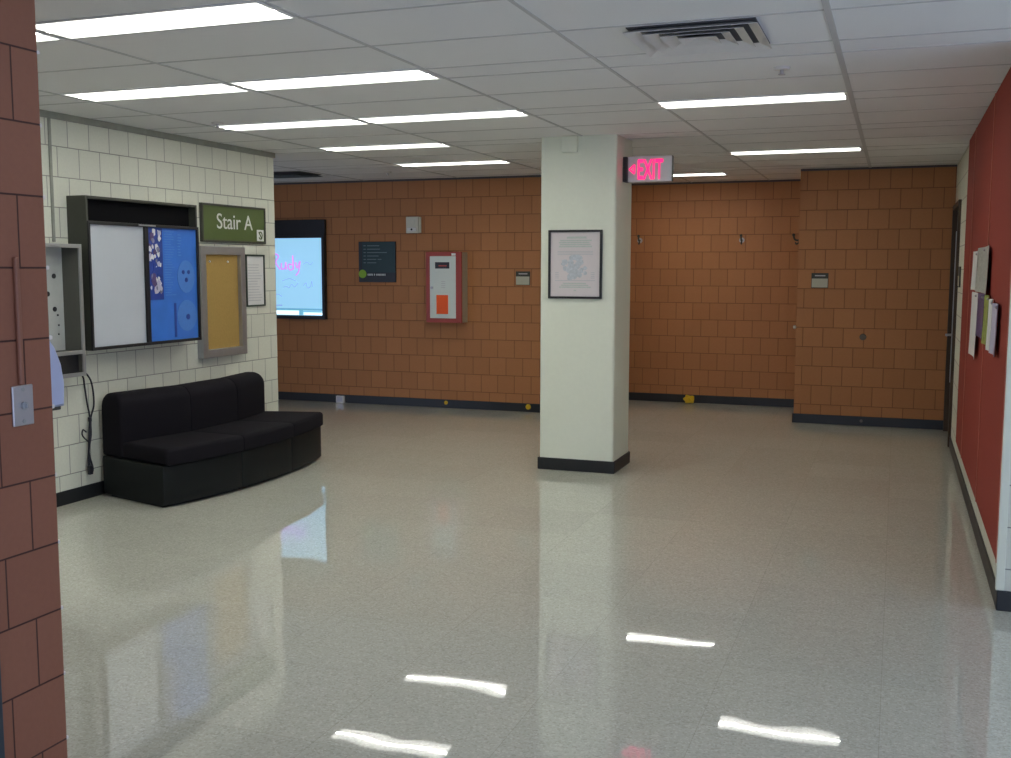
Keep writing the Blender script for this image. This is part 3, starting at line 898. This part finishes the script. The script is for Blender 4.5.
# hooks, knobs in and beside the recess
def hook(label, loc, wall='back'):
    o = thing('wall_hook', label, 'hook', loc, wall, 'hooks in the recess')
    B().cyl((0, 0, 0), (0, -0.008, 0), 0.032, seg=18).make('hook_plate', 'steel', o)
    hb = B()
    hb.tube(wig([(0, -0.006, 0.0), (0, -0.05, -0.005), (0, -0.075, 0.01), (0, -0.085, 0.045)], 6), 0.010)
    hb.ball((0, -0.085, 0.052), 0.017, sub=2)
    hb.tube(wig([(0, -0.02, -0.005), (0, -0.035, -0.035), (0, -0.055, -0.045), (0, -0.065, -0.025)], 6), 0.008)
    smooth_by_angle(hb.make('hook_arm', 'darkgrey', o), 60)
hook('wall hook in the recess just right of the column', (-2.975, B2, 1.97))
hook('wall hook near the middle of the recessed orange wall', (-1.745, B2, 1.965))
hook('wall hook at the right edge of the recess, seen side-on', (-0.985, B3 + 0.35, 1.94), 'right')
o = thing('wall_bumper', 'small pale knob low on the right side of the recess', 'knob', (-0.985, B3 + 0.30, 1.0), 'right')
B().cyl((0, 0, 0), (0, -0.006, 0), 0.025).cyl((0, -0.006, 0), (0, -0.03, 0), 0.008).make('stem', 'steel', o)
B().ball((0, -0.042, 0), 0.021, (1, 0.8, 1)).make('knob_head', 'letter', o, True)
o = thing('key_switch', 'small round grey lock at waist height on the right orange wall', 'lock', (-0.313, B3, 0.927))
B().cyl((0, 0, 0), (0, -0.012, 0), 0.034, 0.030, seg=24).make('escutcheon', 'lockgrey', o)
B().cyl((0, -0.012, 0), (0, -0.02, 0), 0.014, seg=18).make('lock_cylinder', 'lockgrey', o)
o = thing('baseboard_cap', 'tiny grey cap on the baseboard of the right orange wall', 'cap', (-0.30, B3 - BT, 0.052))
B().cyl((0, 0, 0), (0, -0.008, 0), 0.016, seg=16).make('flange', 'lockgrey', o)
B().cyl((0, -0.008, 0), (0, -0.014, 0), 0.007, seg=12).make('screw', 'lockgrey', o)

# ---------------------------------------------------------------- on the column
o = thing('framed_poster', 'black framed printed poster on the front of the cream column', 'poster', (-2.395, CY0, 1.39))
B().frame(-0.220, 0.220, -0.028, 0, 0, 0.54, 0.017, 0.003).make('poster_frame', 'black', o)
ps = B().box(-0.204, 0.204, -0.012, 0, 0.016, 0.524).make('poster_sheet', 'pinkpaper', o)
t = B()
t.box(-0.07, 0.09, -0.0135, -0.012, 0.472, 0.488)
for k in range(4):
    t.box(-0.135 + 0.01 * (k % 2), 0.135 - 0.01 * (k % 3), -0.0135, -0.012, 0.404 + 0.016 * k, 0.415 + 0.016 * k)
for k in range(3):
    t.box(-0.13 + 0.015 * k, 0.13 - 0.02 * k, -0.0135, -0.012, 0.085 + 0.015 * k, 0.095 + 0.015 * k)
t.box(-0.01, 0.01, -0.0135, -0.012, 0.06, 0.07)
t.make('heading', 'greenink', ps)
t = B()
for k in range(3):
    t.box(-0.145, 0.145, -0.0135, -0.012, 0.345 + 0.012 * k, 0.350 + 0.012 * k)
t.box(-0.165, 0.165, -0.0135, -0.012, 0.140, 0.145)
for k in range(4):
    t.box(-0.165, -0.135, -0.0135, -0.012, 0.16 + 0.014 * k, 0.165 + 0.014 * k)
    t.box(0.13, 0.16, -0.0135, -0.012, 0.16 + 0.014 * k, 0.165 + 0.014 * k)
t.make('text_line', 'ink', ps)
t = B()
rp = random.Random(8)
for k in range(34):
    a = rp.random() * 6.283; q = math.sqrt(rp.random())
    cx, cz = 0.0 + 0.105 * q * math.cos(a), 0.245 + 0.085 * q * math.sin(a)
    s = 0.014 + 0.016 * rp.random()
    t.prism([(cx + s * (0.7 + 0.6 * rp.random()) * math.cos(v), cz + s * (0.7 + 0.6 * rp.random()) * math.sin(v)) for v in [q2 * math.pi / 4 for q2 in range(8)]], -0.0132 - 0.00002 * k, -0.012)
t.make('illustration', 'blueink', ps)
o = thing('junction_box', 'small cream junction box at the top of the column', 'junction box', (-2.443, CY0, 2.53))
B().box(-0.064, 0.064, -0.045, 0, 0, 0.128, 0.004).make('box', 'cream', o)
B().box(-0.058, 0.058, -0.05, -0.045, 0.006, 0.122, 0.002).make('lid', 'cream', o)

# exit sign on the column's right face
o = thing('exit_sign', 'grey exit sign with glowing pink letters and arrow on the column', 'exit sign', (CX1, 8.32, 2.31))
B().box(0.0, 0.034, -0.055, 0.055, 0.0, 0.195, 0.004).make('mounting_canopy', 'black', o)
B().box(0.034, 0.385, -0.022, 0.022, -0.002, 0.198, 0.004).make('sign_plate', 'exitgrey', o)
B().box(0.385, 0.390, -0.022, 0.022, -0.001, 0.197, 0.001).make('end_cap', 'darkgrey', o)
text('lettering', 'EXIT', 0.218, 'exitpink', o, (0.212, -0.024, 0.021), 0.46, 0.004, bold=0.004)
t = B()
t.tube([(0.088, -0.025, 0.132), (0.048, -0.025, 0.098), (0.088, -0.025, 0.064)], 0.0065, 8)
t.tube([(0.088, -0.025, 0.064), (0.088, -0.025, 0.132)], 0.005, 8)
t.make('arrow', 'exitpink', o)

# ---------------------------------------------------------------- right wall: red tack panels with papers
def panel(label, y0, y1, seams):
    o = thing('tack_panel', label, 'panel', (XR, (y0 + y1) / 2, 0.225), 'right', 'red tack panels')
    hw = (y1 - y0) / 2
    B().box(-hw, hw, -0.018, 0, 0, H - 0.225 - 0.015, 0.003).make('board', 'red', o)
    for s in seams:
        B().box(s - 0.008, s + 0.008, -0.021, -0.018, 0, H - 0.225 - 0.015).make('joint_strip', 'redseam', o)
panel('red tack panel nearest the camera on the right wall', YE + 0.032, 6.87, (0.712,))
panel('red tack panel farther along the right wall, holding most of the papers', 6.88, 9.28, (1.192, -0.4))

PX = XR - 0.0235
def sheet(label, m, yc, z0, w, h, tilt=0.0, curl=0.012, cat='paper', nm='paper_sheet'):
    """paper pinned to the panel; its free edges curl away from the wall"""
    o = thing(nm, label, cat, (PX, yc, z0), 'right', 'papers pinned to the red panel')
    t = bmesh.new()
    n = 8
    fr, bk = [], []
    for j in range(n + 1):
        rf, rb = [], []
        for i in range(n + 1):
            u, v = i / n - 0.5, j / n
            out = curl * (abs(u) * 2) ** 2 + 0.5 * curl * (1 - v) ** 2
            x = u * w + tilt * (v - 0.5) * h
            rf.append(t.verts.new((x, -0.004 - out, v * h)))
            rb.append(t.verts.new((x, -0.002 - out, v * h)))
        fr.append(rf); bk.append(rb)
    for j in range(n):
        for i in range(n):
            t.faces.new((fr[j][i], fr[j][i + 1], fr[j + 1][i + 1], fr[j + 1][i]))
            t.faces.new((bk[j][i], bk[j + 1][i], bk[j + 1][i + 1], bk[j][i + 1]))
    for i in range(n):
        t.faces.new((fr[0][i], bk[0][i], bk[0][i + 1], fr[0][i + 1])); t.faces.new((fr[n][i], fr[n][i + 1], bk[n][i + 1], bk[n][i]))
        t.faces.new((fr[i][0], fr[i + 1][0], bk[i + 1][0], bk[i][0])); t.faces.new((fr[i][n], bk[i][n], bk[i + 1][n], fr[i + 1][n]))
    b = B(); b.add(t)
    smooth_by_angle(b.make('sheet', m, o), 60)
    B().ball((tilt * 0.45 * h, -0.008, h - 0.02), 0.008, sub=2).make('push_pin', 'steel', o, True)
sheet('narrow white sheet at the far upper left of the papers on the red panel', 'paper', 7.64, 1.49, 0.40, 0.255)
sheet('grey printed sheet at the top of the papers on the red panel', 'maggrey', 6.97, 1.485, 0.84, 0.275)
sheet('tall white sheet hanging lowest at the far left of the papers', 'paper', 7.51, 1.06, 0.54, 0.415)
sheet('purple and dark cover in the lower middle of the papers', 'magpurple', 6.95, 1.215, 0.50, 0.265)
sheet('green cover right of the purple one on the red panel', 'maggreen', 6.53, 1.20, 0.30, 0.28)
sheet('white sheet right of the green cover on the red panel', 'paper', 6.25, 1.185, 0.22, 0.28)
sheet('lavender sheet nearest the camera among the papers on the red panel', 'lavender', 5.975, 1.185, 0.28, 0.265)
o = thing('door_sign', 'small dark plate on the cream strip beside the far door', 'sign', (XR, 10.08, 1.47), 'right')
B().box(-0.09, 0.09, -0.012, 0, 0, 0.18, 0.002).make('plate', 'darkgrey', o)
B().box(-0.075, 0.075, -0.015, -0.012, 0.012, 0.10, 0.001).make('insert', 'beige', o)
